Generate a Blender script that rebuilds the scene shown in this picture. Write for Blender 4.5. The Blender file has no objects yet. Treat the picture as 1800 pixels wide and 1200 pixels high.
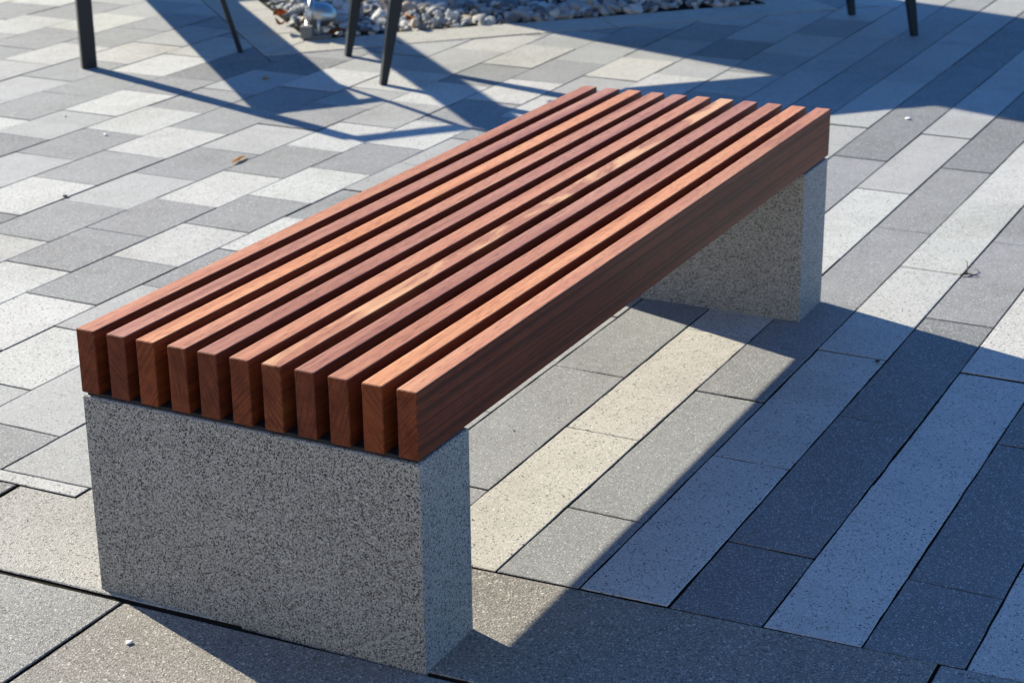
import bpy, bmesh, math, random
from mathutils import Vector, Matrix, noise

random.seed(7)
S = bpy.context.scene
COL = S.collection

# ------------------------------------------------------------------ camera
cam_d = bpy.data.cameras.new("camera")
cam = bpy.data.objects.new("camera", cam_d)
COL.objects.link(cam)
CAM = Vector((-2.22475945, -1.30989533, 1.53027319))
cr = Vector((0.45577449, -0.89004032, -0.00989202))
cu = Vector((0.31824878, 0.15257086, 0.93564943))
cf = Vector((0.83125648, 0.42959326, -0.35279214))
M = Matrix((cr, cu, -cf)).transposed().to_4x4()
M.translation = CAM
cam.matrix_world = M
cam_d.sensor_width = 36.0
cam_d.lens = 65.88
cam_d.clip_start = 0.05
cam_d.clip_end = 500.0
cam_d.dof.use_dof = True
cam_d.dof.focus_distance = 2.95
cam_d.dof.aperture_fstop = 10.0
S.camera = cam

# ------------------------------------------------------------------ sky, sun, exposure
SUN = Vector((0.6542, 1.9632, 1.0)).normalized()
elev = math.asin(SUN.z)
w = bpy.data.worlds.new("World")
S.world = w
w.use_nodes = True
nt = w.node_tree
sky = nt.nodes.new("ShaderNodeTexSky")
sky.sky_type = 'NISHITA'
sky.sun_disc = False
sky.sun_elevation = elev
sky.sun_rotation = math.atan2(SUN.x, SUN.y)
sky.air_density = 1.0
sky.dust_density = 0.0
sky.ozone_density = 6.0
# camera white-balanced for the warm low sun: the blue of the sky reads stronger everywhere
wb = nt.nodes.new("ShaderNodeMix")
wb.data_type = 'RGBA'
wb.blend_type = 'MULTIPLY'
wb.inputs[0].default_value = 1.0
wb.inputs[7].default_value = (0.48, 0.86, 1.13, 1)
nt.links.new(sky.outputs[0], wb.inputs[6])
nt.links.new(wb.outputs[2], nt.nodes["Background"].inputs[0])
nt.nodes["Background"].inputs[1].default_value = 0.082
sd = bpy.data.lights.new("sun", 'SUN')
sd.energy = 5.0
sd.angle = math.radians(0.53)
sd.color = (1.0, 0.92, 0.73)
sun = bpy.data.objects.new("sun", sd)
COL.objects.link(sun)
sun.rotation_euler = SUN.to_track_quat('Z', 'Y').to_euler()
sun.location = (8, 20, 12)
S.view_settings.view_transform = 'Standard'
S.view_settings.look = 'None'
S.view_settings.gamma = 1.0
S.view_settings.use_curve_mapping = False
S.view_settings.exposure = 1.07


# ------------------------------------------------------------------ helpers
def pix(p):
    d = Vector(p) - CAM
    z = d.dot(cf)
    if z < 0.1:
        return (-9e9, -9e9, z)
    return (900 + 3294.1 * d.dot(cr) / z, 600 - 3294.1 * d.dot(cu) / z, z)


def in_view(p, m=60):
    u, v, z = pix(p)
    return -m < u < 1800 + m and -m < v < 1200 + m


def tag(o, label=None, cat=None, group=None, kind=None):
    if label: o["label"] = label
    if cat: o["category"] = cat
    if group: o["group"] = group
    if kind: o["kind"] = kind
    return o


def link_mesh(name, me, mat=None, parent=None, loc=None):
    o = bpy.data.objects.new(name, me)
    COL.objects.link(o)
    if mat and not me.materials:
        me.materials.append(mat)
    if parent: o.parent = parent
    if loc is not None: o.location = loc
    return o


def from_bm(name, bm, mat=None, parent=None, loc=None, smooth=False):
    me = bpy.data.meshes.new(name)
    bmesh.ops.recalc_face_normals(bm, faces=bm.faces)
    if smooth:
        for f in bm.faces: f.smooth = True
    bm.to_mesh(me)
    bm.free()
    return link_mesh(name, me, mat, parent, loc)


def empty(name, loc):
    o = bpy.data.objects.new(name, None)
    o.empty_display_size = 0.2
    COL.objects.link(o)
    o.location = loc
    return o


def bm_box(bm, c, s, rot=None, bevel=0.0, seg=2):
    r = bmesh.ops.create_cube(bm, size=1.0)
    vs = r["verts"]
    bmesh.ops.scale(bm, vec=s, verts=vs)
    if bevel > 0:
        es = list({e for v in vs for e in v.link_edges})
        rr = bmesh.ops.bevel(bm, geom=es, offset=bevel, segments=seg, affect='EDGES', profile=0.6)
        vs = list({v for v in rr["verts"]} | {v for v in vs if v.is_valid})
    if rot is not None:
        bmesh.ops.rotate(bm, cent=(0, 0, 0), matrix=rot, verts=vs)
    bmesh.ops.translate(bm, vec=c, verts=vs)
    return vs


def bm_beam(bm, a, b, wa, da, wb=None, db=None, side=None):
    """tapered rectangular bar from a to b; side = direction of the width"""
    a, b = Vector(a), Vector(b)
    wb = wa if wb is None else wb
    db = da if db is None else db
    ax = (b - a).normalized()
    side = Vector(side if side is not None else (1, 0, 0))
    side = (side - ax * side.dot(ax)).normalized()
    oth = ax.cross(side)
    rings = []
    for p, ww, dd in ((a, wa, da), (b, wb, db)):
        rings.append([bm.verts.new(p + side * sx * ww / 2 + oth * sy * dd / 2)
                      for sx, sy in ((-1, -1), (1, -1), (1, 1), (-1, 1))])
    for i in range(4):
        j = (i + 1) % 4
        bm.faces.new((rings[0][i], rings[0][j], rings[1][j], rings[1][i]))
    bm.faces.new(rings[0][::-1])
    bm.faces.new(rings[1])


def bm_tube(bm, pts, radii, n=12, caps=True):
    rings = []
    prev = None
    for i, p in enumerate(pts):
        p = Vector(p)
        if i == 0: t = Vector(pts[1]) - p
        elif i == len(pts) - 1: t = p - Vector(pts[i - 1])
        else: t = Vector(pts[i + 1]) - Vector(pts[i - 1])
        t.normalize()
        if prev is None:
            prev = t.orthogonal().normalized()
        s = (prev - t * prev.dot(t)).normalized()
        prev = s
        q = t.cross(s)
        r = radii[i] if hasattr(radii, "__len__") else radii
        rings.append([bm.verts.new(p + (s * math.cos(2 * math.pi * k / n) + q * math.sin(2 * math.pi * k / n)) * r)
                      for k in range(n)])
    for a, b in zip(rings, rings[1:]):
        for k in range(n):
            bm.faces.new((a[k], a[(k + 1) % n], b[(k + 1) % n], b[k]))
    if caps:
        bm.faces.new(rings[0][::-1])
        bm.faces.new(rings[-1])


# ------------------------------------------------------------------ materials
def new_mat(name):
    m = bpy.data.materials.new(name)
    m.use_nodes = True
    t = m.node_tree
    b = t.nodes["Principled BSDF"]
    return m, t, b


def N(t, typ, **kw):
    n = t.nodes.new(typ)
    for k, v in kw.items():
        setattr(n, k, v)
    return n


def ramp(t, fac, stops):
    r = N(t, "ShaderNodeValToRGB")
    e = r.color_ramp.elements
    e[0].position, e[0].color = stops[0][0], (*stops[0][1], 1)
    e[1].position, e[1].color = stops[-1][0], (*stops[-1][1], 1)
    for p, c in stops[1:-1]:
        x = e.new(p)
        x.color = (*c, 1)
    t.links.new(fac, r.inputs[0])
    return r.outputs[0]


def mixc(t, fac, a, b, blend='MIX'):
    m = N(t, "ShaderNodeMix", data_type='RGBA', blend_type=blend)
    m.clamp_factor = True
    for sock, val in ((m.inputs[0], fac), (m.inputs[6], a), (m.inputs[7], b)):
        if hasattr(val, "is_linked"): t.links.new(val, sock)
        elif isinstance(val, (int, float)): sock.default_value = val
        else: sock.default_value = (*val, 1)
    return m.outputs[2]


def math_n(t, op, a, b=None, clamp=False):
    m = N(t, "ShaderNodeMath", operation=op)
    m.use_clamp = clamp
    for i, v in enumerate((a, b)):
        if v is None: continue
        if hasattr(v, "is_linked"): t.links.new(v, m.inputs[i])
        else: m.inputs[i].default_value = v
    return m.outputs[0]


def speckle(name, dark_amt, dark_col, light_amt, light_col, rough=0.75, scale=1.0, bump=0.25,
            base=None, stain=0.12, spec=0.2):
    """exposed-aggregate stone: base colour (object colour or fixed) with dark and pale grains"""
    m, t, b = new_mat(name)
    geo = N(t, "ShaderNodeNewGeometry")
    oi = N(t, "ShaderNodeObjectInfo")
    pos = geo.outputs["Position"]
    if base is None:
        basec = oi.outputs["Color"]
    else:
        rgb = N(t, "ShaderNodeRGB")
        rgb.outputs[0].default_value = (*base, 1)
        basec = rgb.outputs[0]
    # soft blotches
    n1 = N(t, "ShaderNodeTexNoise")
    n1.inputs["Scale"].default_value = 9.0
    n1.inputs["Detail"].default_value = 5.0
    n1.inputs["Roughness"].default_value = 0.65
    t.links.new(pos, n1.inputs["Vector"])
    blot = math_n(t, 'MULTIPLY_ADD', n1.outputs[0], stain * 2)
    t.nodes[-1].inputs[2].default_value = 1.0 - stain
    comb = N(t, "ShaderNodeCombineColor")
    for i in range(3): t.links.new(blot, comb.inputs[i])
    c = mixc(t, 1.0, basec, comb.outputs[0], 'MULTIPLY')
    # weathering that runs across joints, and scuffs
    n0 = N(t, "ShaderNodeTexNoise")
    n0.inputs["Scale"].default_value = 1.7
    n0.inputs["Detail"].default_value = 7.0
    n0.inputs["Roughness"].default_value = 0.7
    t.links.new(pos, n0.inputs["Vector"])
    c = mixc(t, 1.0, c, ramp(t, n0.outputs[0], [(0.32, (0.80, 0.79, 0.77)), (0.5, (0.97, 0.97, 0.965)), (0.7, (1.0, 1.0, 1.0))]), 'MULTIPLY')
    # fine grain value noise
    n2 = N(t, "ShaderNodeTexNoise")
    n2.inputs["Scale"].default_value = 230.0 * scale
    n2.inputs["Detail"].default_value = 3.0
    t.links.new(pos, n2.inputs["Vector"])
    c = mixc(t, 0.55, c, ramp(t, n2.outputs[0], [(0.3, (0.30, 0.30, 0.30)), (0.7, (0.70, 0.70, 0.70))]), 'OVERLAY')
    hs = []
    for amt, col, sc in ((dark_amt, dark_col, 260.0), (dark_amt * 0.6, dark_col, 150.0),
                         (light_amt, light_col, 240.0), (light_amt * 0.15, light_col, 130.0)):
        if amt <= 0: continue
        v = N(t, "ShaderNodeTexVoronoi", feature='F1')
        v.inputs["Scale"].default_value = sc * scale
        t.links.new(pos, v.inputs["Vector"])
        sepc = N(t, "ShaderNodeSeparateColor")
        t.links.new(v.outputs["Color"], sepc.inputs[0])
        g = math_n(t, 'LESS_THAN', sepc.outputs[0], amt)
        near = math_n(t, 'LESS_THAN', v.outputs["Distance"], 0.5)
        g = math_n(t, 'MULTIPLY', g, near)
        strength = math_n(t, 'MULTIPLY', g, math_n(t, 'MULTIPLY_ADD', sepc.outputs[1], 0.55))
        t.nodes[-1].inputs[2].default_value = 0.4
        c = mixc(t, strength, c, col)
        hs.append(v.outputs["Distance"])
    t.links.new(c, b.inputs["Base Color"])
    rr = math_n(t, 'MULTIPLY_ADD', n2.outputs[0], 0.3)
    t.nodes[-1].inputs[2].default_value = rough - 0.15
    t.links.new(rr, b.inputs["Roughness"])
    b.inputs["Specular IOR Level"].default_value = spec
    if bump > 0:
        bp = N(t, "ShaderNodeBump")
        bp.inputs["Strength"].default_value = bump
        bp.inputs["Distance"].default_value = 0.0015
        hh = math_n(t, 'ADD', n2.outputs[0], hs[0] if hs else n1.outputs[0])
        t.links.new(hh, bp.inputs["Height"])
        t.links.new(bp.outputs[0], b.inputs["Normal"])
    return m


M_white = speckle("paver_white_stone", 0.13, (0.07, 0.07, 0.075), 0.08, (0.70, 0.69, 0.66), scale=1.45, stain=0.15)
M_grey = speckle("paver_grey_stone", 0.10, (0.09, 0.09, 0.10), 0.20, (0.55, 0.55, 0.55), scale=1.9, stain=0.19)
M_slab = speckle("slab_stone", 0.24, (0.10, 0.09, 0.08), 0.24, (0.50, 0.47, 0.42), scale=1.3, stain=0.22, bump=0.6)
M_granite = speckle("bench_granite", 0.50, (0.022, 0.022, 0.024), 0.20, (0.50, 0.49, 0.48), scale=2.1,
                    base=(0.37, 0.355, 0.332), stain=0.10, bump=0.25, rough=0.7)
M_kerb = speckle("kerb_stone", 0.06, (0.15, 0.15, 0.15), 0.10, (0.6, 0.6, 0.58), stain=0.14, base=(0.40, 0.385, 0.345))
M_sand = speckle("joint_sand", 0.3, (0.014, 0.012, 0.010), 0.06, (0.07, 0.06, 0.05), base=(0.028, 0.024, 0.019), bump=0.3, spec=0.02, rough=0.95)
M_soil = speckle("bed_soil", 0.3, (0.03, 0.025, 0.02), 0.1, (0.14, 0.12, 0.10), base=(0.025, 0.022, 0.019), bump=0.6, spec=0.05)


def far_ground_mat():
    m, t, b = new_mat("far_paving")
    geo = N(t, "ShaderNodeNewGeometry")
    br = N(t, "ShaderNodeTexBrick")
    br.inputs["Scale"].default_value = 1.0
    br.inputs["Brick Width"].default_value = 0.36
    br.inputs["Row Height"].default_value = 0.24
    br.inputs["Mortar Size"].default_value = 0.004
    br.inputs["Color1"].default_value = (0.42, 0.42, 0.41, 1)
    br.inputs["Color2"].default_value = (0.26, 0.26, 0.265, 1)
    br.inputs["Mortar"].default_value = (0.07, 0.065, 0.06, 1)
    t.links.new(geo.outputs["Position"], br.inputs["Vector"])
    t.links.new(br.outputs[0], b.inputs["Base Color"])
    b.inputs["Roughness"].default_value = 0.8
    return m


M_far = far_ground_mat()


def wood_mat(name, c_dark, c_mid, c_light, streak=0.0, figure=0.0, seed=0.0, side=None):
    """oil-finished hardwood; grain runs along local X. streak: dark lines, figure: pale wavy patches"""
    m, t, b = new_mat(name)
    tc = N(t, "ShaderNodeTexCoord")
    oi = N(t, "ShaderNodeObjectInfo")
    off = N(t, "ShaderNodeVectorMath", operation='ADD')
    t.links.new(tc.outputs["Object"], off.inputs[0])
    off.inputs[1].default_value = (seed * 3.1, seed * 1.7, seed * 2.3)
    # warped grain coordinates
    wn = N(t, "ShaderNodeTexNoise")
    wn.inputs["Scale"].default_value = 1.6
    wn.inputs["Detail"].default_value = 2.0
    t.links.new(off.outputs[0], wn.inputs["Vector"])
    wsc = N(t, "ShaderNodeVectorMath", operation='SCALE')
    t.links.new(wn.outputs["Color"], wsc.inputs[0])
    wsc.inputs["Scale"].default_value = 0.035
    ad = N(t, "ShaderNodeVectorMath", operation='ADD')
    t.links.new(off.outputs[0], ad.inputs[0])
    t.links.new(wsc.outputs[0], ad.inputs[1])

    def grain(sx, syz, detail, rough=0.6):
        mp = N(t, "ShaderNodeMapping")
        mp.inputs["Scale"].default_value = (sx, syz, syz)
        t.links.new(ad.outputs[0], mp.inputs[0])
        n = N(t, "ShaderNodeTexNoise")
        n.inputs["Scale"].default_value = 1.0
        n.inputs["Detail"].default_value = detail
        n.inputs["Roughness"].default_value = rough
        t.links.new(mp.outputs[0], n.inputs["Vector"])
        return n.outputs[0]
    g1 = grain(1.3, 34.0, 4.0)
    g2 = grain(9.0, 320.0, 3.0, 0.7)
    g3 = grain(0.9, 5.0, 2.0)
    c = ramp(t, g1, [(0.30, c_dark), (0.52, c_mid), (0.74, c_light)])
    c = mixc(t, 0.35, c, ramp(t, g2, [(0.35, (0.36, 0.33, 0.31)), (0.65, (0.62, 0.60, 0.58))]), 'OVERLAY')
    pores = grain(26.0, 640.0, 2.0, 0.6)
    c = mixc(t, 0.75, c, ramp(t, pores, [(0.36, (0.42, 0.34, 0.30)), (0.47, (1, 1, 1))]), 'MULTIPLY')
    c = mixc(t, 0.5, c, ramp(t, g3, [(0.3, (0.40, 0.38, 0.37)), (0.7, (0.58, 0.57, 0.56))]), 'OVERLAY')
    if figure > 0:
        # sapwood figure: a pale ragged band that wanders along the board
        mp = N(t, "ShaderNodeMapping")
        mp.inputs["Scale"].default_value = (4.2, 17.0, 17.0)
        t.links.new(ad.outputs[0], mp.inputs[0])
        n = N(t, "ShaderNodeTexNoise")
        n.inputs["Scale"].default_value = 1.0
        n.inputs["Detail"].default_value = 4.0
        n.inputs["Roughness"].default_value = 0.6
        n.inputs["Distortion"].default_value = 0.8
        t.links.new(mp.outputs[0], n.inputs["Vector"])
        mask = ramp(t, n.outputs[0], [(0.47, (0, 0, 0)), (0.60, (1, 1, 1))])
        c = mixc(t, math_n(t, 'MULTIPLY', mask, figure), c, (0.66, 0.37, 0.19))
    if streak > 0:
        mp = N(t, "ShaderNodeMapping")
        mp.inputs["Scale"].default_value = (0.35, 1.0, 105.0)
        t.links.new(off.outputs[0], mp.inputs[0])
        n4 = N(t, "ShaderNodeTexNoise")
        n4.inputs["Scale"].default_value = 1.0
        n4.inputs["Detail"].default_value = 2.5
        n4.inputs["Roughness"].default_value = 0.55
        t.links.new(mp.outputs[0], n4.inputs["Vector"])
        g0 = N(t, "ShaderNodeNewGeometry")
        s0 = N(t, "ShaderNodeSeparateXYZ")
        t.links.new(g0.outputs["Normal"], s0.inputs[0])
        sidef = math_n(t, 'GREATER_THAN', math_n(t, 'ABSOLUTE', s0.outputs[1]), 0.7)
        mask = ramp(t, n4.outputs[0], [(0.49, (0, 0, 0)), (0.57, (1, 1, 1))])
        mask = math_n(t, 'MULTIPLY', mask, sidef)
        c = mixc(t, math_n(t, 'MULTIPLY', mask, streak), c, (0.10, 0.062, 0.052))
    # sun and shade put into the colour: seat faces lighter, sides and ends darker
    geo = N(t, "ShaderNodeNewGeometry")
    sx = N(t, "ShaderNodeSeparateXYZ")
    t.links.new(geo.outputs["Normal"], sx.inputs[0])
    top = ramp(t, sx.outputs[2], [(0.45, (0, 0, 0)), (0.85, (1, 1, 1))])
    # growth rings on the sawn ends
    ax_ = math_n(t, 'GREATER_THAN', math_n(t, 'ABSOLUTE', sx.outputs[0]), 0.7)
    mpr = N(t, "ShaderNodeMapping")
    mpr.vector_type = 'TEXTURE'
    mpr.inputs["Rotation"].default_value = (math.sin(seed * 2.4) * 0.75, 0, 0)
    mpr.inputs["Scale"].default_value = (1.0, 1 / 300.0, 1 / 16.0)
    t.links.new(off.outputs[0], mpr.inputs[0])
    nr = N(t, "ShaderNodeTexNoise")
    nr.inputs["Scale"].default_value = 1.0
    nr.inputs["Detail"].default_value = 3.0
    t.links.new(mpr.outputs[0], nr.inputs["Vector"])
    rings_ = ramp(t, nr.outputs[0], [(0.36, (0.66, 0.62, 0.60)), (0.62, (1.10, 1.08, 1.05))])
    c = mixc(t, ax_, c, mixc(t, 1.0, c, rings_, 'MULTIPLY'))
    side_shade = mixc(t, 1.0, c, (0.34, 0.185, 0.118), 'MULTIPLY')
    c = mixc(t, top, side_shade, c)
    t.links.new(c, b.inputs["Base Color"])
    r = math_n(t, 'MULTIPLY_ADD', g2, 0.22)
    t.nodes[-1].inputs[2].default_value = 0.38
    t.links.new(r, b.inputs["Roughness"])
    b.inputs["Specular IOR Level"].default_value = 0.22
    bp = N(t, "ShaderNodeBump")
    bp.inputs["Strength"].default_value = 0.12
    bp.inputs["Distance"].default_value = 0.001
    t.links.new(g2, bp.inputs["Height"])
    t.links.new(bp.outputs[0], b.inputs["Normal"])
    return m


def simple_mat(name, col, rough, metal=0.0, noise_scale=60.0, var=0.15, spec=0.5, bump=0.0):
    m, t, b = new_mat(name)
    tc = N(t, "ShaderNodeTexCoord")
    n = N(t, "ShaderNodeTexNoise")
    n.inputs["Scale"].default_value = noise_scale
    n.inputs["Detail"].default_value = 4.0
    t.links.new(tc.outputs["Object"], n.inputs["Vector"])
    lo = tuple(x * (1 - var) for x in col)
    hi = tuple(min(1, x * (1 + var)) for x in col)
    t.links.new(ramp(t, n.outputs[0], [(0.3, lo), (0.7, hi)]), b.inputs["Base Color"])
    r = math_n(t, 'MULTIPLY_ADD', n.outputs[0], 0.2)
    t.nodes[-1].inputs[2].default_value = rough - 0.1
    t.links.new(r, b.inputs["Roughness"])
    b.inputs["Metallic"].default_value = metal
    b.inputs["Specular IOR Level"].default_value = spec
    if bump > 0:
        bp = N(t, "ShaderNodeBump")
        bp.inputs["Strength"].default_value = bump
        bp.inputs["Distance"].default_value = 0.002
        t.links.new(n.outputs[0], bp.inputs["Height"])
        t.links.new(bp.outputs[0], b.inputs["Normal"])
    return m


M_black = simple_mat("black_powder_coat", (0.014, 0.015, 0.017), 0.45, 0.0, 300, 0.2, 0.4)
M_plate = simple_mat("black_steel_plate", (0.018, 0.018, 0.02), 0.6, 0.0, 200, 0.3, 0.3)
M_steel = simple_mat("brushed_steel", (0.55, 0.54, 0.52), 0.38, 1.0, 120, 0.08)
M_lamp_grey = simple_mat("grey_cast_metal", (0.16, 0.17, 0.18), 0.55, 0.3, 150, 0.15)
M_lens = simple_mat("lamp_glass", (0.25, 0.27, 0.28), 0.08, 0.0, 50, 0.05, 0.8)
M_wall = speckle("render_wall", 0.05, (0.2, 0.19, 0.18), 0.05, (0.6, 0.58, 0.55), base=(0.42, 0.40, 0.37), scale=0.5)
M_leaf = simple_mat("dry_leaf", (0.50, 0.34, 0.19), 0.7, 0.0, 90, 0.4, 0.3)
M_leaf_red = simple_mat("brown_leaf", (0.26, 0.085, 0.03), 0.7, 0.0, 90, 0.4, 0.3)
M_twig = simple_mat("twig_bark", (0.06, 0.045, 0.03), 0.85, 0.0, 200, 0.3, 0.2)
M_st = [simple_mat("stone_white", (0.52, 0.52, 0.505), 0.75, 0, 45, 0.22, 0.3, 0.4),
        simple_mat("stone_pale", (0.33, 0.33, 0.325), 0.75, 0, 40, 0.25, 0.3, 0.4),
        simple_mat("stone_grey", (0.14, 0.148, 0.16), 0.75, 0, 40, 0.25, 0.3, 0.4),
        simple_mat("stone_tan", (0.40, 0.33, 0.26), 0.75, 0, 40, 0.25, 0.3, 0.4)]

# ------------------------------------------------------------------ ground
bm = bmesh.new()
bmesh.ops.create_grid(bm, x_segments=2, y_segments=2, size=150)
ground = from_bm("ground", bm, M_far, loc=(0, 0, -0.030))
tag(ground, kind="structure", label="grey paved ground stretching away beyond the plaza paving")

bm = bmesh.new()
f = bm.faces.new([bm.verts.new(p) for p in ((-2.2, -3.2, 0), (11, -3.2, 0), (11, 9, 0), (-2.2, 9, 0))])
pavement = from_bm("pavement", bm, M_sand, loc=(0, 0, -0.005))
tag(pavement, kind="structure", label="plaza paving of white, grey and cream stone pavers with dark open joints")

# planting-bed wedge: corner and directions of its two outer kerb lines
KC = Vector((3.775, 2.865))
KL = Vector((0.6865, 0.7271)).normalized()      # left kerb, running away up-left
KR = Vector((0.7270, -0.6866)).normalized()     # right kerb, running off to the right
KRL = 2.53                                       # length of the right side (outer)
KW = 0.235
nL = Vector((-KL.y, KL.x))                       # outward normals
if nL.dot(KR) > 0: nL = -nL
nR = Vector((-KR.y, KR.x))
if nR.dot(KL) > 0: nR = -nR
KE = KC + KR * KRL                               # far right corner, third side runs along KL again


def clip(poly, p0, n, keep_positive=True):
    out = []
    L = len(poly)
    for i in range(L):
        a, b2 = poly[i], poly[(i + 1) % L]
        da, db = (a - p0).dot(n), (b2 - p0).dot(n)
        if not keep_positive: da, db = -da, -db
        if da >= 0: out.append(a)
        if (da > 0 > db) or (da < 0 < db):
            out.append(a + (b2 - a) * (da / (da - db)))
    return out


def area(poly):
    return 0.5 * sum(poly[i].x * poly[(i + 1) % len(poly)].y - poly[(i + 1) % len(poly)].x * poly[i].y
                     for i in range(len(poly)))


def outside_bed(poly):
    """pieces of a convex polygon that lie outside the bed"""
    rest = poly
    for p0, n in ((KC, nL), (KC, nR), (KE, KR)):
        rest = clip(rest, p0 + n * 0.001, n, False)
        if len(rest) < 3 or abs(area(rest)) < 1e-5: return [poly]
    res = []
    rest = poly
    for p0, n in ((KC, nL), (KC, nR), (KE, KR)):
        o = clip(rest, p0 + n * 0.001, n, True)
        if len(o) > 2 and abs(area(o)) > 4e-4: res.append(o)
        rest = clip(rest, p0 + n * 0.001, n, False)
        if len(rest) < 3: return res
    return res


def shrink(poly, d):
    n = len(poly)
    out = []
    for i in range(n):
        p0, p1, p2 = poly[i - 1], poly[i], poly[(i + 1) % n]
        e1, e2 = (p1 - p0), (p2 - p1)
        if e1.length < 1e-6 or e2.length < 1e-6: return None
        e1.normalize(); e2.normalize()
        n1, n2 = Vector((-e1.y, e1.x)), Vector((-e2.y, e2.x))
        k = 1 + n1.dot(n2)
        if k < 0.15: return None
        out.append(p1 + (n1 + n2) * (d / k))
    return out if area(out) > 1e-4 else None


def ragged(poly, seg, amp):
    """break the outline into short lengths so that the arris reads as cast stone, not as a ruled line"""
    out = []
    for i, p in enumerate(poly):
        q = poly[(i + 1) % len(poly)]
        n = max(1, int((q - p).length / seg))
        d = (q - p).normalized()
        nn = Vector((-d.y, d.x))
        out.append(p.copy())
        for k in range(1, n):
            out.append(p + (q - p) * ((k + random.uniform(-.3, .3)) / n) + nn * random.uniform(-amp, amp))
    return out


def slab_geo(bm, poly, gap, ch, top, depth, tilt=(0, 0), jit=0.0006, seg=0.0):
    """chamfered paver from a CCW outline; returns True on success"""
    if area(poly) < 0: poly = poly[::-1]
    o = shrink(poly, gap / 2)
    if o is None: return False
    if seg > 0: o = ragged(o, seg, 0.0009)
    i = shrink(o, ch)
    if i is None: return False
    o = [p + Vector((random.uniform(-jit, jit), random.uniform(-jit, jit))) for p in o]
    c = sum(poly, Vector((0, 0))) / len(poly)

    def z(p): return top + (p.x - c.x) * tilt[0] + (p.y - c.y) * tilt[1]
    vt = [bm.verts.new((p.x, p.y, z(p))) for p in i]
    vm = [bm.verts.new((p.x, p.y, z(p) - ch * 0.9)) for p in o]
    vb = [bm.verts.new((p.x, p.y, -depth)) for p in o]
    bm.faces.new(vt)
    n = len(o)
    for k in range(n):
        j = (k + 1) % n
        bm.faces.new((vm[k], vm[j], vt[j], vt[k]))
        f2 = bm.faces.new((vb[k], vb[j], vm[j], vm[k]))
        f2.material_index = 1            # shade put into the colour: flanks darkened so joints show no bounce light
    return True


PCOL = {"W": (0.485, 0.482, 0.464), "L": (0.36, 0.36, 0.352), "G": (0.258, 0.261, 0.262), "D": (0.188, 0.192, 0.196),
        "B": (0.49, 0.467, 0.422), "C": (0.445, 0.436, 0.408), "S": (0.245, 0.230, 0.210), "T": (0.34, 0.328, 0.302), "H": (0.255, 0.256, 0.252)}
PMAT = {"W": M_white, "L": M_grey, "G": M_grey, "D": M_grey, "B": M_white, "C": M_white, "S": M_slab, "T": M_slab, "H": M_slab}
n_parts = [0]
rest_bm = {}


def pave(poly, code, gap=None, name="paver", ch=0.0013, jitter=True):
    gap0 = gap
    code = code if code in PCOL else random.choice("WWLGGLGB")
    for pc in outside_bed(poly):
        gap = gap0 or random.uniform(0.0029, 0.0044)
        c = sum(pc, Vector((0, 0))) / len(pc)
        top = random.uniform(-0.0012, 0.0012)
        tilt = (random.uniform(-0.002, 0.002), random.uniform(-0.004, 0.004))
        vis = any(in_view((p.x, p.y, 0), 20) for p in pc)
        k = random.uniform(0.93, 1.07)
        col = tuple(min(1, x * k * random.uniform(0.99, 1.01)) for x in PCOL[code])
        if vis and n_parts[0] < 298:
            bm = bmesh.new()
            if slab_geo(bm, [p - c for p in pc], gap, ch, top, 0.028, tilt, 0.0003, 0.05 if (c - V2(CAM.x, CAM.y)).length < 4.2 else 0.0):
                o = from_bm(name, bm, PMAT[code], pavement, (c.x, c.y, 0.005))
                o.data.materials.append(M_sand)  # dark slot for the side faces, painted as joint shade
                o.color = (*col, 1)
                n_parts[0] += 1
            else:
                bm.free()
        else:
            bm = rest_bm.setdefault(code, bmesh.new())
            slab_geo(bm, pc, gap, ch, top, 0.028, tilt)


def V2(x, y): return Vector((x, y))


def edge_x0(y): return 0.3575 - 0.0415 * y        # far edge of the front slab course
def edge_xf(y): return 0.006 - 0.036 * (y - 0.1) if y > -0.4 else 0.024


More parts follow.
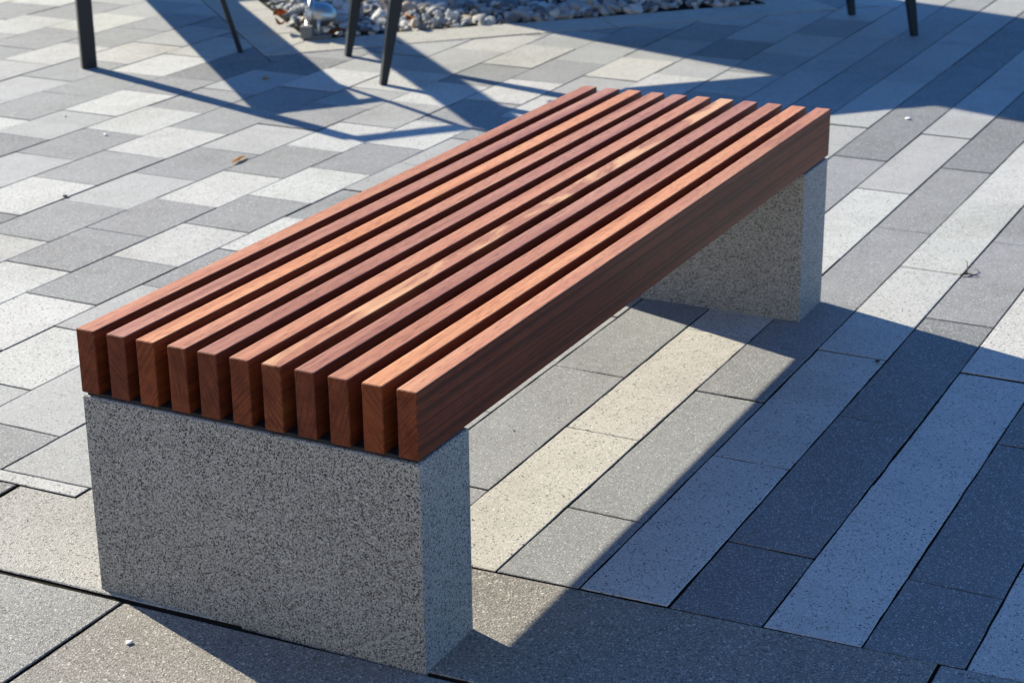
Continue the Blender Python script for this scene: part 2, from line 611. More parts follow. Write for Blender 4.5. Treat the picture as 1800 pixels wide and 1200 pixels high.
# ---- left field: short pavers in running bond, rows run along X
rows_y = [0.917, 1.138, 1.362, 1.587, 1.811, 2.033, 2.274, 2.521, 2.765, 3.003, 3.258, 3.510, 3.762, 4.030, 4.298,
          4.590, 4.86, 5.13, 5.40, 5.67, 5.94, 6.21, 6.48, 6.75]
rows = {
    0: ([0.333, 0.66, 1.0, 1.34, 1.68, 2.02, 2.36, 2.70, 3.04, 3.38, 3.72, 3.92, 4.28, 4.64, 5.03, 5.40, 5.76, 6.1], "LGWLGWLGWLGLGLGLW"),
    1: ([0.333, 0.489, 0.825, 1.163, 1.50, 1.83, 2.16, 2.50, 2.84, 3.18, 3.46, 3.77, 4.115, 4.48, 4.825, 5.20, 5.55, 5.9], "GLLWGWLWGWLWLDLLG"),
    2: ([0.333, 0.661, 1.004, 1.34, 1.67, 1.99, 2.30, 2.624, 2.96, 3.29, 3.63, 3.97, 4.33, 4.73, 5.08, 5.45], "LWLGWGLLGWLBLGL"),
    3: ([0.50, 0.825, 1.163, 1.494, 1.82, 2.13, 2.468, 2.79, 3.12, 3.47, 3.82, 4.18, 4.55, 4.92, 5.3], "GWGWGWGWGWGLGL"),
    4: ([0.66, 1.0, 1.34, 1.666, 1.983, 2.325, 2.66, 2.995, 3.325, 3.66, 4.005, 4.39, 4.73, 5.1], "LWGGWGWLWGBLG"),
    5: ([0.85, 1.18, 1.518, 1.855, 2.19, 2.524, 2.86, 3.19, 3.46, 3.78, 4.21, 4.56], "WWGLGLGLWLB"),
    6: ([1.0, 1.34, 1.677, 2.018, 2.357, 2.695, 3.03, 3.36, 3.69, 4.02, 4.35], "WDWGWGGWLL"),
    7: ([1.2, 1.54, 1.88, 2.22, 2.56, 2.90, 3.22, 3.555, 3.84, 4.2], "LGLGWGLDG"),
    8: ([1.7, 2.05, 2.388, 2.733, 3.07, 3.325, 3.70, 4.0], "GDLWGDD"),
    9: ([1.9, 2.22, 2.57, 2.93, 3.31, 3.65, 4.0, 4.35], "LWGGWBG"),
    10: ([2.05, 2.40, 2.76, 3.10, 3.43, 3.78, 4.14, 4.5], "GLLGBLG"),
    11: ([2.25, 2.6, 2.95, 3.288, 3.645, 4.0, 4.36, 4.7], "LGLWGGL"),
    12: ([2.45, 2.8, 3.15, 3.49, 3.86, 4.22, 4.58], "WLGGBL"),
    13: ([2.65, 3.0, 3.35, 3.69, 4.045, 4.42, 4.78], "GLLWGL"),
    14: ([2.9, 3.24, 3.58, 3.93, 4.265, 4.62, 5.0], "LGWGWL"),
}
pav = []
for k in range(len(rows_y) - 1):
    y0, y1 = rows_y[k], rows_y[k + 1]
    if k in rows:
        xs, cs = rows[k]
        xs = list(xs)
        cs = cs + "?" * 99
    else:
        xs, cs = [3.0 + (0.18 if k % 2 else 0.0)], "?" * 99
    cs = cs[:len(xs) - 1] + "?" * 99
    x = xs[0]
    pre = []
    while xs[-1] < 9.5: xs.append(xs[-1] + 0.37)
    while x > 0.35:                        # fill back to the slab course
        x = max(0.333, x - 0.336)
        pre.append(x)
        if x <= 0.333: break
    pre = pre[::-1]
    cs = "?" * len(pre) + cs
    xs = pre + xs
    for i in range(len(xs) - 1):
        sk = random.uniform(-0.004, 0.004)
        a, b_ = xs[i], xs[i + 1]
        if b_ - a < 0.02: continue
        if i == 0 and a <= 0.334: pa, pb = edge_x0(y0), edge_x0(y1)
        else: pa = pb = a
        pav.append((k, [V2(pa, y0), V2(b_, y0), V2(b_, y1), V2(pb, y1)], cs[i]))

# ---- right field: long pavers in half bond
ry = [-2.42, -2.255, -2.09, -1.925, -1.76, -1.593, -1.426, -1.26, -1.092, -0.925, -0.757, -0.590, -0.424, -0.259, -0.097, 0.060, 0.226, 0.400, 0.570, 0.740, 0.917]
SA = [0.985, 1.637, 2.298, 2.955, 3.655, 4.37, 5.10, 5.86, 6.6, 7.3, 8.0, 8.7, 9.4]
SB = [0.645, 1.286, 1.952, 2.608, 3.28, 3.97, 4.69, 5.478, 6.2, 6.9, 7.6, 8.3, 9.0, 9.7]
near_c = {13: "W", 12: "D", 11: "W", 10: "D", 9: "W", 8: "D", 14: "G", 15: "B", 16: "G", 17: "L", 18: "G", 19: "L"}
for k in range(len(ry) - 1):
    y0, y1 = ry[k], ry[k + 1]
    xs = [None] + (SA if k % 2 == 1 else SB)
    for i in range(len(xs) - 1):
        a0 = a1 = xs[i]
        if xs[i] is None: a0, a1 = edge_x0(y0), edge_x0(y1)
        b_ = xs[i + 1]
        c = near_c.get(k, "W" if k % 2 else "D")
        if c == "D" and b_ > 2.3: c = "G"  # bench shade put into the tone: rows stay darker only within its shadow
        if k == 15 and b_ > 1.7: c = "W" if b_ < 3.0 else "L"
        if k == 14 and b_ > 3.9: c = "D"
        if k == 16 and b_ > 3.9: c = "D"
        if k == 13 and b_ > 3.7: c = "L"
        pav.append((100 + k, [V2(a0, y0), V2(b_, y0), V2(b_, y1), V2(a1, y1)], c))

# nearest first, so that the parts are those that show largest
pav.sort(key=lambda q: (sum(q[1], V2(0, 0)) / 4 - V2(CAM.x, CAM.y)).length)
# ---- front slab courses
front = []
ys = [-2.5, -1.6, -0.716, 0.17, 1.055, 1.95]
cc = "HHSTHH"
for i in range(len(ys) - 1):
    y0, y1 = ys[i], ys[i + 1]
    def xa(y):
        x = edge_x0(y)
        return x - (0.047 if y > 0.9 else 0.0)
    if i == 3:
        front.append(([V2(edge_xf(y0), y0), V2(edge_x0(y0), y0), V2(edge_x0(0.921), 0.921), V2(0.272, 0.921), V2(0.270, y1), V2(edge_xf(y1), y1)], "T"))
    else:
        front.append(([V2(edge_xf(y0), y0), V2(xa(y0), y0), V2(xa(y1), y1), V2(edge_xf(y1), y1)], cc[i]))
front.append(([V2(0.274, 0.923), V2(edge_x0(0.923) - 0.002, 0.923), V2(edge_x0(1.40) - 0.002, 1.40), V2(0.262, 1.40)], "W"))
ys = [-2.1, -1.2, -0.31, 0.577, 1.46, 2.35]
cc = "HTSHT"
for i in range(len(ys) - 1):
    y0, y1 = ys[i], ys[i + 1]
    g = 0.009
    front.append(([V2(-0.90, y0), V2(edge_xf(y0) - g, y0), V2(edge_xf(y1) - g, y1), V2(-0.90, y1)], cc[i]))
    front.append(([V2(-1.8, y0), V2(-0.91, y0), V2(-0.91, y1), V2(-1.8, y1)], "S"))
for poly, c in front:
    thin = c == "W"
    pave(poly, c, gap=0.002 if thin else 0.006, ch=0.0015 if thin else 0.002)
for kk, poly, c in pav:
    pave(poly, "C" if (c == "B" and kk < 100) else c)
for code, bm in rest_bm.items():
    o = from_bm("paver_field", bm, PMAT[code], pavement, (0, 0, 0.005))
    o.data.materials.append(M_sand)  # flanks take the sand's dark colour in place of joint shade
    o.color = (*PCOL[code], 1)
    tag(o, kind="stuff")

# ------------------------------------------------------------------ gravel bed with stone kerb
far = 4.5
IC = KC - nL * KW - nR * KW
bm = bmesh.new()
pts = [KC, KE, KE + KL * far, KC + KL * far]
bm.faces.new([bm.verts.new((p.x, p.y, 0)) for p in pts])
bed = from_bm("gravel_bed", bm, M_soil, loc=(0, 0, -0.011))
tag(bed, kind="structure", label="bed of pale loose stones inside a stone kerb")
kerb = empty("kerb", (KC.x, KC.y, 0))
tag(kerb, kind="structure", label="pale stone kerb round the corner of the gravel bed")


def kerb_run(p_out, d, n_out, cuts, first_mitre=True):
    for a, b_ in zip(cuts, cuts[1:]):
        q = [p_out + d * a, p_out + d * b_, p_out + d * b_ - n_out * KW, p_out + d * a - n_out * KW]
        if a == 0 and first_mitre:
            q[3] = IC
        c = sum(q, Vector((0, 0))) / 4
        bm = bmesh.new()
        if slab_geo(bm, [p - c for p in q], 0.003, 0.003, 0.005 + random.uniform(-0.001, 0.001), 0.02):
            o = from_bm("kerb_stone", bm, M_kerb, kerb, (c.x - KC.x, c.y - KC.y, -0.003))
            o.data.materials.append(M_sand)  # kerb flanks darkened likewise, shade put into their colour


kerb_run(KC, KL, nL, [0, 0.40, 0.95, 1.55, 2.15, 2.75, 3.35, 3.95, 4.5])
kerb_run(KC, KR, nR, [0, 0.56, 1.16, 1.49, 1.84, 2.12, KRL])
kerb_run(KE - KR * 0.0, KL, KR, [0.0, 0.6, 1.2, 1.8, 2.4, 3.0, 3.6, 4.2], False)

# stones: a few shared shapes
shapes = []
for i in range(12):
    bm = bmesh.new()
    bmesh.ops.create_icosphere(bm, subdivisions=2, radius=1.0)
    o3 = Vector((i * 7.3, i * 3.1, i * 1.7))
    cutn = [Vector((random.gauss(0, 1), random.gauss(0, 1), random.gauss(0, 1))).normalized() for _ in range(7)]
    for v in bm.verts:
        p = v.co.copy()
        p *= 1 + 0.28 * noise.noise(p * 1.1 + o3)
        for cn in cutn:                       # knock off facets
            d = p.dot(cn) - 0.55
            if d > 0: p -= cn * d * 0.85
        v.co = p
    me = bpy.data.meshes.new("stone")
    for f in bm.faces: f.smooth = (i % 3 == 0)
    bm.to_mesh(me)
    bm.free()
    shapes.append(me)
variants = {}


def stone_mesh(i, m):
    if (i, m) not in variants:
        me = shapes[i].copy()
        me.materials.append(M_st[m])
        variants[(i, m)] = me
    return variants[(i, m)]


pile = []
stp = 0.040
A = IC + KL * 0.02 + KR * 0.02
for i in range(int(3.4 / stp)):
    for j in range(int((KRL - 2 * KW) / stp)):
        for layer in range(2):
            if random.random() < (0.62 if layer else 0.12): continue
            p = A + KL * ((i + random.uniform(-.45, .45)) * stp) + KR * ((j + random.uniform(-.45, .45)) * stp)
            r = random.uniform(0.013, 0.025) if random.random() < 0.6 else random.uniform(0.025, 0.048)
            inner = min((p - IC).dot(-nL), (p - IC).dot(-nR))
            if inner < r * 0.8: continue
            z = -0.002 + layer * 0.012 + random.uniform(-0.004, 0.006) + 0.015 * noise.noise(Vector((p.x * 3, p.y * 3, 0)))
            pile.append((p.x, p.y, z, r))
vis = [s for s in pile if in_view(s[:3], 10)]
vis.sort(key=lambda s: -s[3] / pix(s[:3])[2])
parts = set(vis[:296])
stuff = [bmesh.new() for _ in M_st]


def stone_xf(s):
    sc = Vector((s[3] * random.uniform(0.85, 1.35), s[3] * random.uniform(0.7, 1.0), s[3] * random.uniform(0.5, 0.75)))
    e = (random.uniform(-.5, .5), random.uniform(-.5, .5), random.uniform(0, 6.28))
    return sc, e


stuff_data = [([], []) for _ in M_st]
for s in pile:
    i = random.randrange(12)
    m = random.choices((0, 1, 2, 3), (0.34, 0.33, 0.23, 0.10))[0]
    sc, e = stone_xf(s)
    if s in parts:
        o = link_mesh("stone", stone_mesh(i, m), parent=bed, loc=(s[0], s[1], s[2] + 0.011))
        o.scale = sc
        o.rotation_euler = e
    else:
        from mathutils import Euler
        mx = Matrix.LocRotScale(Vector((s[0], s[1], s[2] + 0.011)), Euler(e), sc)
        V, Fc = stuff_data[m]
        b0 = len(V)
        V.extend([tuple(mx @ v.co) for v in shapes[i].vertices])
        Fc.extend([tuple(b0 + k for k in pl.vertices) for pl in shapes[i].polygons])
for m, (V, Fc) in enumerate(stuff_data):
    me = bpy.data.meshes.new("stones")
    me.from_pydata(V, [], Fc)
    me.polygons.foreach_set("use_smooth", [False] * len(me.polygons))
    o = link_mesh("stones", me, M_st[m], bed)
    tag(o, kind="stuff")

# ------------------------------------------------------------------ wall that shades the right-hand side
wall = empty("garden_wall", (5.9, 4.6, 0))
WA, WB = Vector((5.40, 4.16)), Vector((6.97, 4.06))
wd = (WB - WA).normalized()
wrot = Matrix.Rotation(math.atan2(wd.y, wd.x), 3, 'Z')
wc = (WA + WB) / 2
bm = bmesh.new()
bm_box(bm, (0, 0.11, 1.55), ((WB - WA).length, 0.22, 3.1), bevel=0.006)
o = from_bm("wall_panel", bm, M_wall, wall)
wall.location = (wc.x, wc.y, -0.01)
wall.rotation_euler = (0, 0, math.atan2(wd.y, wd.x))
bm = bmesh.new()
bm_box(bm, (0, 0.11, 3.125), ((WB - WA).length + 0.02, 0.25, 0.05), bevel=0.006)
from_bm("coping", bm, M_kerb, wall)
tag(wall, "tall pale wall out of the picture whose straight shadow falls across the paving at the right", "wall")

# ------------------------------------------------------------------ unseen building, added behind the camera to bounce neutral light onto the bench
bang = math.atan2(-0.9, 0.436)
bld = empty("bounce_building", (-15.6, 1.4, -0.02))
bld.rotation_euler = (0, 0, bang)
tag(bld, "pale rendered building with rows of windows added unseen behind the camera to bounce sunlight", "building")
M_bwall = speckle("bounce_building_render", 0.03, (0.35, 0.33, 0.30), 0.03, (0.6, 0.58, 0.55), base=(0.52, 0.485, 0.43), scale=0.3, stain=0.08)
M_glass = simple_mat("bounce_window_glass", (0.05, 0.055, 0.06), 0.1, 0.0, 3, 0.1, 0.6)
M_frame = simple_mat("bounce_window_frame", (0.10, 0.10, 0.11), 0.5, 0.0, 50, 0.1)
bm = bmesh.new()
bm_box(bm, (0, -4.0, 5.0), (34.0, 8.0, 10.0), bevel=0.02, seg=1)
from_bm("wall", bm, M_bwall, bld)
bm = bmesh.new()
bm_box(bm, (0, -4.0, 10.12), (34.4, 8.4, 0.24), bevel=0.02, seg=1)
from_bm("bounce_building_roof", bm, M_kerb, bld)
bmw = bmesh.new()
for (cx_, cz_, sx, sz) in ((0, 0.86, 1.5, 0.09), (0, -0.86, 1.5, 0.09), (-0.71, 0, 0.08, 1.64), (0.71, 0, 0.08, 1.64), (0, 0, 0.06, 1.64)):
    bm_box(bmw, (cx_, 0.03, cz_), (sx, 0.09, sz))
wme = bpy.data.meshes.new("window")
bmw.to_mesh(wme); bmw.free(); wme.materials.append(M_frame)
bmw = bmesh.new()
bm_box(bmw, (0, 0.01, 0), (1.40, 0.03, 1.70))
pme = bpy.data.meshes.new("pane")
bmw.to_mesh(pme); bmw.free(); pme.materials.append(M_glass)
for fl in range(3):
    for k in range(8):
        wo = link_mesh("window", wme, parent=bld, loc=((k - 3.5) * 4.0, 0.0, 1.9 + fl * 3.1))
        link_mesh("pane", pme, parent=wo, loc=(0, 0.0, 0))

# ------------------------------------------------------------------ slatted bench on two granite blocks
bench = empty("park_bench", (0, 0, 0))
tag(bench, "bench of eleven red-brown wooden slats on two speckled grey granite blocks", "bench")
HB, HS, HT = 0.360, 0.3663, 0.4782
BW = 0.6425


def granite_block(x0, x1):
    bm = bmesh.new()
    bm_box(bm, (0, 0, 0), (x1 - x0, BW, HB + 0.012), bevel=0.005, seg=3)
    # small wear on the arrises
    for v in bm.verts:
        v.co += Vector((noise.noise(v.co * 31), noise.noise(v.co * 37 + Vector((5, 0, 0))), 0)) * 0.0006
    return from_bm("granite_block", bm, M_granite, bench, ((x0 + x1) / 2, BW / 2, (HB - 0.012) / 2))


granite_block(0.0005, 0.1612)
granite_block(1.7905, 1.9555)
for x0, x1 in ((0.0075, 0.155), (1.797, 1.949)):
    bm = bmesh.new()
    bm_box(bm, (0, 0, 0), (x1 - x0, BW - 0.012, HS - HB), bevel=0.001, seg=1)
    from_bm("support_plate", bm, M_plate, bench, ((x0 + x1) / 2, BW / 2, (HS + HB) / 2))

# slats, far-left one first: (y of right edge, width, near-end tweak, palette)
pal = {
    "mauve": ((0.30, 0.120, 0.076), (0.43, 0.196, 0.130), (0.53, 0.265, 0.175)),
    "rose": ((0.36, 0.140, 0.072), (0.515, 0.226, 0.130), (0.61, 0.30, 0.168)),
    "orange": ((0.48, 0.188, 0.084), (0.645, 0.290, 0.140), (0.73, 0.375, 0.190)),
    "brown": ((0.35, 0.140, 0.076), (0.495, 0.222, 0.130), (0.59, 0.292, 0.172)),
}
slat_def = [("rose", 0, 0), ("mauve", 0, 0), ("orange", 0, 0), ("brown", 0, 0), ("mauve", 0, 0), ("rose", 0, 0.1),
            ("brown", 0, 0.95), ("mauve", 0, 0), ("brown", 0, 0), ("orange", 0, 0.12), ("rose", 0.60, 0.18)]
PS, TW, LEN = 0.0605, 0.0359, 1.9579
for k, (pn, st, fg) in enumerate(slat_def):
    y0 = (10 - k) * PS + random.uniform(-0.0008, 0.0008)
    tw = TW + random.uniform(-0.0007, 0.0007)
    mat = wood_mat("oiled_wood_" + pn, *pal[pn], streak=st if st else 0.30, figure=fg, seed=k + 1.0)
    ln = LEN + random.uniform(-0.0015, 0.0015)
    bm = bmesh.new()
    h = HT - HS
    NS = 8
    rings = []
    rb = 0.0019
    prof = []
    for cx_, cz_, a0 in ((tw / 2 - rb, h / 2 - rb, 0), (-tw / 2 + rb, h / 2 - rb, 90), (-tw / 2 + rb, -h / 2 + rb, 180), (tw / 2 - rb, -h / 2 + rb, 270)):
        for a in (0, 45, 90):
            prof.append((cx_ + rb * math.cos(math.radians(a0 + a)), cz_ + rb * math.sin(math.radians(a0 + a))))
    far_drop = -0.005 * (10 - k) / 10.0
    bow = random.uniform(-0.0012, 0.0012)
    stations = [(0.0, 0.0016), (0.0016, 0.0)] + [(ln * i / NS, 0.0) for i in range(1, NS)] + [(ln - 0.0016, 0.0), (ln, 0.0016)]
    for x, ins in stations:
        tt = x / ln
        dy = bow * math.sin(math.pi * tt)
        ring = []
        for py, pz in prof:
            yy = py - math.copysign(min(ins, abs(py)), py)
            zz = pz - math.copysign(min(ins, abs(pz)), pz)
            ring.append(bm.verts.new((x - ln / 2, yy + dy, zz + far_drop * tt)))
        rings.append(ring)
    n = len(prof)
    for a, b_ in zip(rings, rings[1:]):
        for i in range(n):
            j = (i + 1) % n
            bm.faces.new((a[i], a[j], b_[j], b_[i]))
    bm.faces.new(rings[0][::-1])
    bm.faces.new(rings[-1])
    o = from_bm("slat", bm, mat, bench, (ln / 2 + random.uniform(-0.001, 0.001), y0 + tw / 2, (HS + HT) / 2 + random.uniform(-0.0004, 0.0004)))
    for f in o.data.polygons: f.use_smooth = False
    if k == 6: o["label"] = "slat with a pale blond wavy figure along its top"
    if k == 10: o["label"] = "outer slat with dark streaks along its side"
# flat cross bars that tie the slats under the seat
for x in (0.66, 1.30):
    bm = bmesh.new()
    bm_box(bm, (0, 0, 0), (0.04, BW - 0.10, 0.006), bevel=0.001, seg=1)
    from_bm("cross_bar", bm, M_plate, bench, (x, BW / 2, HS - 0.004))

# ------------------------------------------------------------------ black seat with arms, mostly above the frame (upper left)
seat = empty("garden_seat", (3.315, 3.356, 0))
O = Vector((3.315, 3.356, 0))
u = Vector((0.684, 0.7295, 0))
wv = Vector((0.7295, -0.684, 0))
P1 = Vector((3.315, 3.356, 0))
P2f = Vector((3.79, 2.988, 0))
P2t = Vector((3.605, 3.11, 0.76))
SL = 2.6
for s in (0.0, SL):
    bm = bmesh.new()
    bm_beam(bm, P1 + u * s - O, P1 + u * s + Vector((0, 0, 0.75)) - O, 0.056, 0.030, side=(P2f - P1))
    from_bm("front_leg", bm, M_black, seat)
    bm = bmesh.new()
    bm_tube(bm, [P2f + u * s - O, P2f.lerp(P2t, 0.5) + u * s - O, P2t + u * s - O, P2t + u * s + Vector((-0.03 + 0.06, 0.03 - 0.06, 0.22)) - O],
            [0.011, 0.012, 0.013, 0.013], 10)
    from_bm("rear_leg", bm, M_black, seat)
    bm = bmesh.new()
    a = P1 + Vector((0, 0, 0.762)) + u * s - O
    b_ = P2t + Vector((0, 0, 0.002)) + u * s - O
    bm_beam(bm, a, b_, 0.026, 0.045, side=(0, 0, 1))
    from_bm("arm", bm, M_black, seat)
bm = bmesh.new()
c1 = P1 + Vector((0, 0, 0.52)) - O
c2 = Vector((3.59, 3.135, 0.52)) - O
for k in range(6):
    a = c1.lerp(c2, (k + 0.5) / 6)
    bm_beam(bm, a, a + u * SL, 0.0665, 0.028, side=(c2 - c1))
from_bm("seat_panel", bm, M_black, seat)
bm = bmesh.new()
bm_beam(bm, c2 + Vector((0, 0, -.01)), c2 + (P2f - P1).normalized() * 0.10 + Vector((0, 0, -.01)), 0.03, 0.02, side=(0, 0, 1))
from_bm("side_rail", bm, M_black, seat)
bm = bmesh.new()
bb = Vector((3.645, 3.135, 0)) - O
bm_beam(bm, bb + Vector((0, 0, 0.89)), bb + Vector((0, 0, 0.89)) + u * (SL + 0.05), 0.20, 0.02, side=(0, 0, 1))
from_bm("backrest", bm, M_black, seat)
tag(seat, "black metal seat, its wide flat leg and thin rear leg at top left", "seat")

# ------------------------------------------------------------------ dark table with splayed tapered legs along the kerb
table = empty("low_table", (4.4, 1.65, 0))
O = Vector((4.4, 1.65, 0))
ld = Vector((0.727, -0.6866, 0))
feet = [(Vector((3.911, 2.568, 0)), 1), (Vector((3.536, 2.185, 0)), 1), (Vector((5.511, 1.042, 0)), -1), (Vector((5.188, 0.681, 0)), -1)]
TH = 0.555
tops = []
acr = Vector((0.6866, 0.727, 0))
for p, sg in feet:
    t_ = p + ld * sg * 0.10 + Vector((0, 0, TH - 0.03))
    tops.append(t_)
    bm = bmesh.new()
    bm_beam(bm, p - O, t_ - O, 0.024, 0.026, 0.062, 0.030, side=ld)
    o = from_bm("leg", bm, M_black, table)
mid = sum(tops, Vector((0, 0, 0))) / 4
bm = bmesh.new()
L_, W_ = 2.22, 0.52
for k in range(5):
    c = mid - O + acr * ((k - 2) * W_ / 5) + Vector((0, 0, 0.015))
    bm_beam(bm, c - ld * L_ / 2, c + ld * L_ / 2, W_ / 5 - 0.001, 0.03, side=acr)
from_bm("table_top", bm, M_black, table)
for sg in (-1, 1):
    bm = bmesh.new()
    c = mid - O + acr * (sg * 0.22) + Vector((0, 0, -0.03))
    bm_beam(bm, c - ld * 0.95, c + ld * 0.95, 0.025, 0.04, side=acr)
    from_bm("rail", bm, M_black, table)
tag(table, "long dark metal table on four splayed tapered legs standing along the gravel bed's kerb", "table")

# ------------------------------------------------------------------ steel spotlight in the corner of the gravel bed
lampc = Vector((4.20, 2.875, 0.0))
lamp = empty("spotlight", lampc)
ax = Vector((-0.58, 0.80, 0.16)).normalized()
hc = Vector((0.012, 0.02, 0.084))


def lathe(prof, n=28):
    bm = bmesh.new()
    s = ax.orthogonal().normalized()
    q = ax.cross(s)
    rings = []
    for d, r in prof:
        rings.append([bm.verts.new(hc + ax * d + (s * math.cos(2 * math.pi * k / n) + q * math.sin(2 * math.pi * k / n)) * max(r, 1e-4)) for k in range(n)])
    for a, b_ in zip(rings, rings[1:]):
        for k in range(n):
            bm.faces.new((a[k], a[(k + 1) % n], b_[(k + 1) % n], b_[k]))
    return bm


from_bm("lamp_body", lathe([(-0.075, 0.0), (-0.074, 0.016), (-0.066, 0.031), (-0.052, 0.043), (-0.034, 0.050), (-0.01, 0.0535), (0.022, 0.0545)]), M_steel, lamp, smooth=True)
from_bm("bezel", lathe([(0.021, 0.0545), (0.022, 0.0605), (0.030, 0.063), (0.040, 0.063), (0.045, 0.060), (0.045, 0.052), (0.038, 0.050)]), M_steel, lamp, smooth=True)
from_bm("lens", lathe([(0.0385, 0.051), (0.039, 0.0)]), M_lens, lamp)
side = ax.cross(Vector((0, 0, 1))).normalized()
for sg in (-1, 1):
    pts = []
    for k in range(9):
        a = k / 8
        pts.append(hc + side * sg * (0.058 + 0.018 * math.sin(a * math.pi)) + Vector((0, 0, -0.098 * a)) + ax * (0.004 * math.sin(a * 3.1)))
    bm = bmesh.new()
    bm_tube(bm, pts, 0.0065, 8)
    from_bm("yoke_arm", bm, M_steel, lamp, smooth=True)
    bm = bmesh.new()
    bm_tube(bm, [hc + side * sg * 0.050, hc + side * sg * 0.068], 0.012, 12)
    from_bm("pivot_knob", bm, M_steel, lamp)
bm = bmesh.new()
bm_box(bm, (0, 0, 0.008), (0.075, 0.16, 0.012), rot=Matrix.Rotation(math.atan2(side.y, side.x) - math.pi / 2, 3, 'Z'), bevel=0.002)
from_bm("base_plate", bm, M_lamp_grey, lamp)
bm = bmesh.new()
bm_box(bm, Vector((-0.085, 0.012, 0.030)), (0.045, 0.05, 0.05), rot=Matrix.Rotation(0.4, 3, 'Z'), bevel=0.004)
from_bm("connector_box", bm, M_lamp_grey, lamp)
tag(lamp, "round brushed steel spotlight on a curved yoke in the corner of the gravel bed", "spotlight")


# ------------------------------------------------------------------ small litter
def leaf(name, loc, ln, wd_, rz, curl, mat, tilt=(0, 0)):
    bm = bmesh.new()
    nx, ny = 8, 4
    g = []
    for i in range(nx + 1):
        t = i / nx
        hw = wd_ * 0.5 * math.sin(math.pi * min(1, t * 0.97 + 0.03)) ** 0.8
        row = []
        for j in range(ny + 1):
            s = (j / ny - 0.5) * 2
            x = (t - 0.5) * ln
            z = curl * (s * s) * hw * 2 + curl * 0.25 * ln * (t - 0.5) ** 2 * 2 + 0.002 * noise.noise(Vector((x * 90, s, ln * 100)))
            row.append(bm.verts.new((x, s * hw, z)))
        g.append(row)
    for i in range(nx):
        for j in range(ny):
            bm.faces.new((g[i][j], g[i + 1][j], g[i + 1][j + 1], g[i][j + 1]))
    bmesh.ops.solidify(bm, geom=bm.faces[:], thickness=0.0006)
    o = from_bm(name, bm, mat, None, loc, smooth=True)
    o.rotation_euler = (tilt[0], tilt[1], rz)
    return o


tag(leaf("dry_leaf", (2.435, 2.052, 0.0025), 0.10, 0.026, 0.15, 0.18, M_leaf, (0.06, 0.0)),
    "curled tan dry leaf lying on a paver joint left of the bench", "leaf")
tag(leaf("leaf", (3.43, 2.63, 0.004), 0.045, 0.03, 1.0, 0.2, M_leaf), "small brown leaf on a shaded paver near the seat's thin leg", "leaf")
gl = [((4.17, 3.06, 0.035), 0.075, 0.05, 0.4, "reddish brown leaf among the stones beside the left kerb"),
      ((4.33, 3.16, 0.040), 0.07, 0.05, 1.7, "reddish brown leaf on the stones behind the spotlight"),
      ((4.19, 2.80, 0.020), 0.07, 0.04, 2.4, "brown leaf tucked under the steel spotlight"),
      ((4.48, 2.62, 0.036), 0.075, 0.05, 0.9, "brown leaf on the stones beside the right kerb")]
for loc, ln, wd_, rz, lab in gl:
    tag(leaf("fallen_leaf", loc, ln, wd_, rz, 0.5, M_leaf_red, (0.3, 0.2)), lab, "leaf", "brown leaves on the gravel bed")


M_chip = simple_mat("white_marble_chip", (0.85, 0.85, 0.83), 0.6, 0, 60, 0.05, 0.3)
M_dark = simple_mat("dark_chip", (0.05, 0.045, 0.04), 0.8, 0, 60, 0.2, 0.2)
chips = {}


def pebble(x, y, r, lab, m=0):
    if m not in chips:
        chips[m] = shapes[3].copy()
        chips[m].materials.append(M_dark if m else M_chip)
    o = link_mesh("pebble", chips[m], loc=(x, y, r * 0.3 + 0.001))
    o.scale = (r * 1.2, r, r * 0.38)
    o.rotation_euler = (0, 0, random.uniform(0, 6))
    tag(o, lab, "pebble", "stray pebbles on the paving")


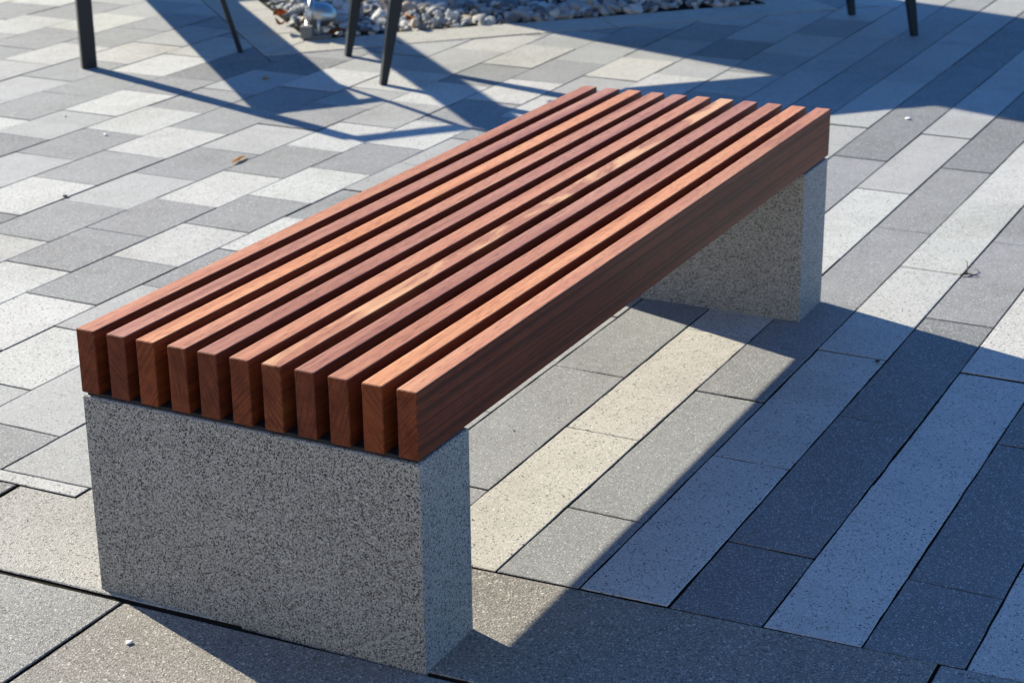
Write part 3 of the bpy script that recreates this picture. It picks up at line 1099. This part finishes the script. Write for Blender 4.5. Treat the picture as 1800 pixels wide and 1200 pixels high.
pebble(2.512, 2.637, 0.008, "white pebble on the grey paver nearest the photo's left edge")
pebble(2.66, 2.93, 0.006, "tiny white pebble on a grey paver left of the black seat leg")
pebble(3.819, 0.315, 0.011, "white pebble on the sunlit grey paver right of the bench's far end")
pebble(-0.13, 0.48, 0.007, "white pebble on the brown front slab before the bench's left end")
pebble(1.881, 2.281, 0.009, "dark chip lying in a paver joint at the photo's left", 2)
pebble(1.615, -0.245, 0.007, "dark chip in a joint in the shade of the bench's far block", 2)
tw_ = empty("twig", (2.30, -0.270, 0.0))
bm = bmesh.new()
bm_tube(bm, [(0, 0, 0.003), (0.02, 0.004, 0.010), (0.05, 0.012, 0.018), (0.085, 0.03, 0.016)], [0.0022, 0.0016, 0.0011, 0.0006], 6)
bm_tube(bm, [(-0.012, 0.012, 0.003), (0.0, 0.0, 0.006), (-0.006, -0.035, 0.004)], [0.003, 0.0026, 0.001], 6)
from_bm("stem", bm, M_twig, tw_)
tag(tw_, "thin dark twig caught in a joint at the right of the bench", "twig")

# loose grit and crumbs: far too many to count
for nm_mat, cnt, r0, r1 in ((M_twig, 150, 0.0008, 0.0024), (M_st[1], 110, 0.0008, 0.0022)):
    V, Fc = [], []
    for _ in range(cnt):
        if random.random() < 0.5:
            x, y = random.uniform(-0.4, 3.5), random.choice(rows_y[:10] + ry[8:]) + random.gauss(0, 0.012)
        else:
            x, y = random.uniform(-0.4, 3.6), random.uniform(-0.9, 3.2)
        if -0.01 < x < 0.17 and 0 < y < 0.65: continue
        if 1.78 < x < 1.97 and 0 < y < 0.65: continue
        r = random.uniform(r0, r1)
        b0 = len(V)
        a0 = random.uniform(0, 6)
        for k in range(4):
            a = a0 + k * math.pi / 2 + random.uniform(-.4, .4)
            V.append((x + r * 1.3 * math.cos(a), y + r * math.sin(a), 0.0012))
        V.append((x, y, 0.0016 + r * 0.7))
        for k in range(4): Fc.append((b0 + k, b0 + (k + 1) % 4, b0 + 4))
    me = bpy.data.meshes.new("grit")
    me.from_pydata(V, [], Fc)
    o = link_mesh("grit", me, nm_mat)
    tag(o, kind="stuff", label="loose grit scattered over the paving")
